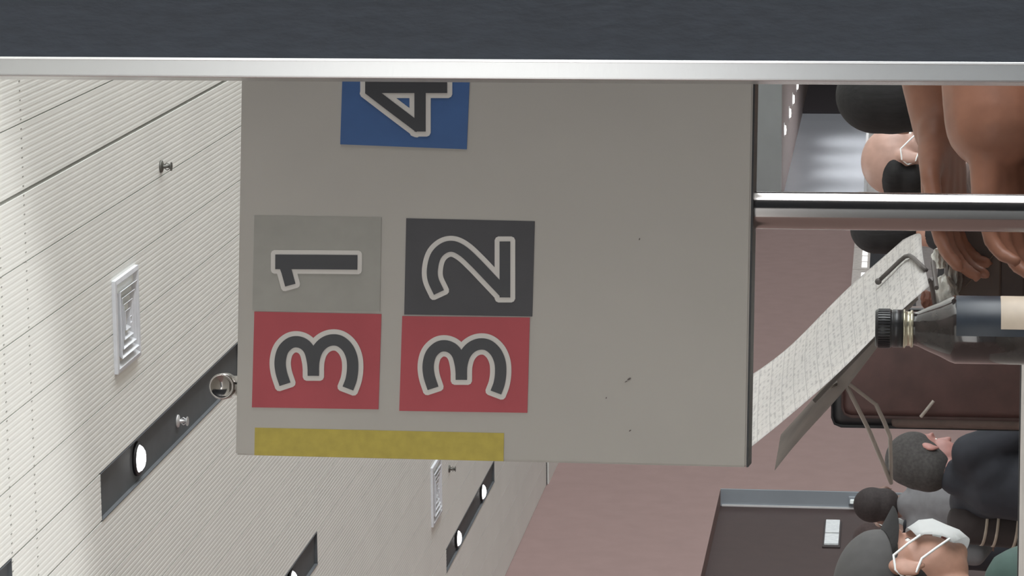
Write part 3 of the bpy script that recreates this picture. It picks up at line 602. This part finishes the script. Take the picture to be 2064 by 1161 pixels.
    blob('trousers', bm, trousers or mat('trousers_dark', (0.16, 0.16, 0.19), 0.8), t, 0.016, 5)
    # ---- face
    for s in (-1, 1):
        bm = bmesh.new(); ell(bm, H(s*0.031, 0.0615, 0.004), (0.010*k, 0.009*k, 0.007*k), H3.normalized()); eo = obj('eye', bm, mat('eye_white', (0.88, 0.86, 0.84), 0.3), t, True)
        bm = bmesh.new(); ell(bm, H(s*0.031, 0.0690, 0.004), (0.0055*k, 0.003*k, 0.0055*k), H3.normalized()); obj('iris', bm, BLACK, eo, True)
    bm = bmesh.new(); ell(bm, H(0, 0.088, -0.060), (0.024*k, 0.008*k, 0.006*k), H3.normalized()); obj('mouth', bm, mat('lips', (0.60, 0.38, 0.36), 0.5), t, True)
    # ---- hair
    hm = hair or mat('hair_black', (0.08, 0.075, 0.08), 0.8, var=0.2, scale=120, bump=0.4, stretch=(1, 1, 0.25))
    bm = bmesh.new(); Hn = H3.normalized()
    if cap:
        ell(bm, H(0, -0.038, 0.0), (0.079*k, 0.074*k, 0.060*k), Hn)
    elif hairstyle == 'short':
        ell(bm, H(0, -0.030, 0.058), (0.084*k, 0.100*k, 0.089*k), Hn); ell(bm, H(0, -0.045, 0.0), (0.079*k, 0.074*k, 0.075*k), Hn)
    elif hairstyle == 'full':
        ell(bm, H(0, -0.026, 0.058), (0.090*k, 0.106*k, 0.095*k), Hn); ell(bm, H(0, -0.036, 0.025), (0.090*k, 0.098*k, 0.092*k), Hn); ell(bm, H(0, -0.044, -0.012), (0.084*k, 0.084*k, 0.086*k), Hn)
    elif hairstyle == 'balding':
        ell(bm, H(0, -0.044, 0.036), (0.0830*k, 0.070*k, 0.050*k), Hn); ell(bm, H(0, -0.055, -0.010), (0.0740*k, 0.052*k, 0.050*k), Hn)
    blob('hair', bm, hm, t, 0.008, 8)
    if mask:
        bm = bmesh.new(); n = 16; rows = []
        for i in range(n+1):
            a = math.radians(-62 + 124*i/n); row = []
            for j, (z, fr) in enumerate(((0.012, 0.86), (-0.010, 1.02), (-0.035, 1.10), (-0.062, 1.08), (-0.088, 0.98), (-0.108, 0.80))):
                wdt = 0.070 + 0.002*math.sin(j*2)
                sd = abs(a)/math.radians(62)
                zz = z if j in (0,) else z; zz = -0.045 + (z+0.045)*(1-0.45*sd**2)
                row.append(bm.verts.new(H(math.sin(a)*wdt*(1.0+0.02*fr), 0.030 + math.cos(a)*0.080*fr + (0.012 if j in (1, 2) else 0)*(1-sd)**2, zz)))
            rows.append(row)
        for i in range(n):
            for j in range(5): bm.faces.new((rows[i][j], rows[i+1][j], rows[i+1][j+1], rows[i][j+1]))
        bmesh.ops.solidify(bm, geom=bm.faces[:], thickness=0.002)
        mo = obj('face_mask', bm, MASKW, t, True)
        for s in (-1, 1):
            i = n if s > 0 else 0
            mz = lambda j: Hm.inverted() @ (t.matrix_basis @ V((0, 0, 0)))
            for z0_, z1_ in ((-0.018, 0.026), (-0.072, -0.028)):
                obj('ear_loop', tube(bmesh.new(), [H(s*0.063, 0.066, z0_), H(s*0.079, 0.040, (z0_*0.55+z1_*0.45)), H(s*0.088, 0.010, z1_*0.95), H(s*0.088, -0.018, z1_*0.7), H(s*0.084, -0.030, 0.0)], 0.0024, 8), MASKW, mo, True)
    if cap:
        bm = bmesh.new(); ell(bm, H(0, -0.018, 0.056), (0.087*k, 0.110*k, 0.078*k), Hn); ell(bm, H(0, -0.020, 0.05), (0.088*k, 0.108*k, 0.03*k), Hn)
        co = blob('cap_crown', bm, cap, t, 0.008, 3)
        bm = bmesh.new(); A, B = [], []
        for i in range(15):
            a = math.radians(-78+156*i/14); e = 0.052*math.cos(a*0.98)**0.6 if abs(a) < 1.5 else 0
            for lst, rr_ in ((A, 0.0), (B, e)): lst.append(bm.verts.new(H(math.sin(a)*0.082, 0.0 + math.cos(a)*0.090 + rr_, 0.060 - 0.034*math.sin(a)**2 - rr_*0.35)))
        for i in range(14): bm.faces.new((A[i], A[i+1], B[i+1], B[i]))
        bmesh.ops.solidify(bm, geom=bm.faces[:], thickness=0.004); obj('cap_brim', bm, cap, t, True)
    stool(base, zs)
    return t
def cap_(bm, p0, r0, p1, r1): cap(bm, p0, r0, p1, r1)
def hand(bm, wr, tip, s, f, roll):
    d = (tip-wr).normalized()
    side = M.Rotation(roll, 3, d) @ d.cross(ZZ).normalized()                            # across the palm
    nrm = side.cross(d).normalized()                           # back of the hand (up)
    kn = wr + d*0.085
    for q in (-0.030, -0.010, 0.010, 0.030): cap(bm, wr + side*q*0.55, 0.018, kn + side*q, 0.0125)
    inner = -1 if side.dot(f.cross(ZZ))*s > 0 else 1
    for i, q in enumerate((-0.031, -0.0105, 0.0105, 0.031)):
        j = i if inner < 0 else 3-i
        L = (0.072, 0.082, 0.077, 0.060)[j]; curl = (0.25, 0.35, 0.42, 0.5)[j]
        a = kn + side*q; p = a; ang = 0.15
        for sg, rr in ((0.45, 0.0090), (0.30, 0.0083), (0.25, 0.0074)):
            e = p + (d*math.cos(ang) - nrm*math.sin(ang) + side*q*0.8)*(L*sg); cap(bm, p, rr, e, rr*0.93, 10); p = e; ang += curl
    tb = wr + d*0.025 + side*inner*0.026; t1 = tb + d*0.035 + side*inner*0.026 - nrm*0.006; t2 = t1 + d*0.034 + side*inner*0.004 - nrm*0.006
    cap(bm, tb, 0.016, t1, 0.011, 10); cap(bm, t1, 0.011, t2, 0.0085, 10)

V0 = YAW                                                      # heading straight away from the camera
def ear(px, py, d): return at(px, py, d)
dg_ = math.radians
# the near masked man in a cap, cut by the frame
person('person in dark cap and white face mask, green shirt, cut by the frame', ear(1826, 1170, 5.6), V0+dg_(62), nod=0.10, skin=SKIN, shirt=mat('shirt_green', (0.22, 0.30, 0.28), 0.8, var=0.08), mask=True, cap=mat('cap_charcoal', (0.27, 0.265, 0.265), 0.8, var=0.05), voxel=0.0055, lean=0.06, neckdrop=0.165)
# arms folded on the counter
el1, wr1, tp1 = at(1835, -105, 3.08), at(1897, 265, 3.02), at(1905, 420, 3.00)
el2, wr2, tp2 = at(1975, -120, 2.90), at(2003, 245, 2.85), at(2022, 430, 2.85)
person('person with bare tanned forearms reaching past the steel post, mostly hidden', dpt(0.62, 3.02, 1.60), V0-dg_(90), nod=0.35, skin=SKIN_TAN, shirt=mat('shirt_navy', (0.16, 0.17, 0.21), 0.8), arms={1: (el1, wr1, tp1), -1: (el2, wr2, tp2)}, sleeve='short', voxel=0.0045, fingers={1: 0.40, -1: 0.6}, wrist={1: (0.037, 0.028), -1: (0.048, 0.047)}, lean=0.10)
person('balding person with dark hair around the ears, right of the steel post', ear(1832, 319, 8.4), V0+dg_(84), nod=0.10, tilt=0.0, skin=mat('skin_pale', (0.66, 0.53, 0.48), 0.5, var=0.05), shirt=mat('shirt_brown', (0.28, 0.22, 0.20), 0.8), hairstyle='balding', mask=True, voxel=0.006)
person('person with black hair behind the balding head, beside the aluminium edge', ear(1818, 190, 7.0), V0+dg_(10), shirt=mat('shirt_black', (0.13, 0.125, 0.135), 0.8), hairstyle='full')
person('person with black hair half hidden by the propped paper and post', ear(1800, 458, 10.8), V0+dg_(15), shirt=MATS['shirt_black'], hairstyle='full')
E5 = ear(1874, 925, 10.8)
person('person in dark top with striped sleeve and reddish ear, beside the wire legs', E5, V0+dg_(50), nod=0.40, skin=mat('skin_red', (0.62, 0.44, 0.41), 0.5), shirt=mat('shirt_deepnavy', (0.13, 0.14, 0.17), 0.8), hair=mat('hair_charcoal', (0.22, 0.21, 0.205), 0.8, var=0.15, scale=90), hairstyle='full', shoulders=0.15, sleeve='long', voxel=0.007, stripes=True, neckdrop=0.10)
person('person in grey shirt with short dark hair before the brown doorway', ear(1783, 1020, 14.2), V0-dg_(12), neckdrop=0.125, skin=mat('skin_shade', (0.50, 0.40, 0.36), 0.6), shirt=mat('shirt_grey', (0.43, 0.43, 0.44), 0.85, var=0.04), hair=mat('hair_dark', (0.17, 0.145, 0.145), 0.8, var=0.15, scale=90))
person('person with brown hair partly hidden behind the dark cap brim', ear(1780, 1084, 16.0), V0+dg_(30), neckdrop=0.13, k=1.15, shirt=MATS['shirt_deepnavy'], hair=mat('hair_brown', (0.22, 0.165, 0.16), 0.8, var=0.15, scale=90), skin=MATS['skin_shade'], mask=True, shoulders=0.12, lean=0.0)
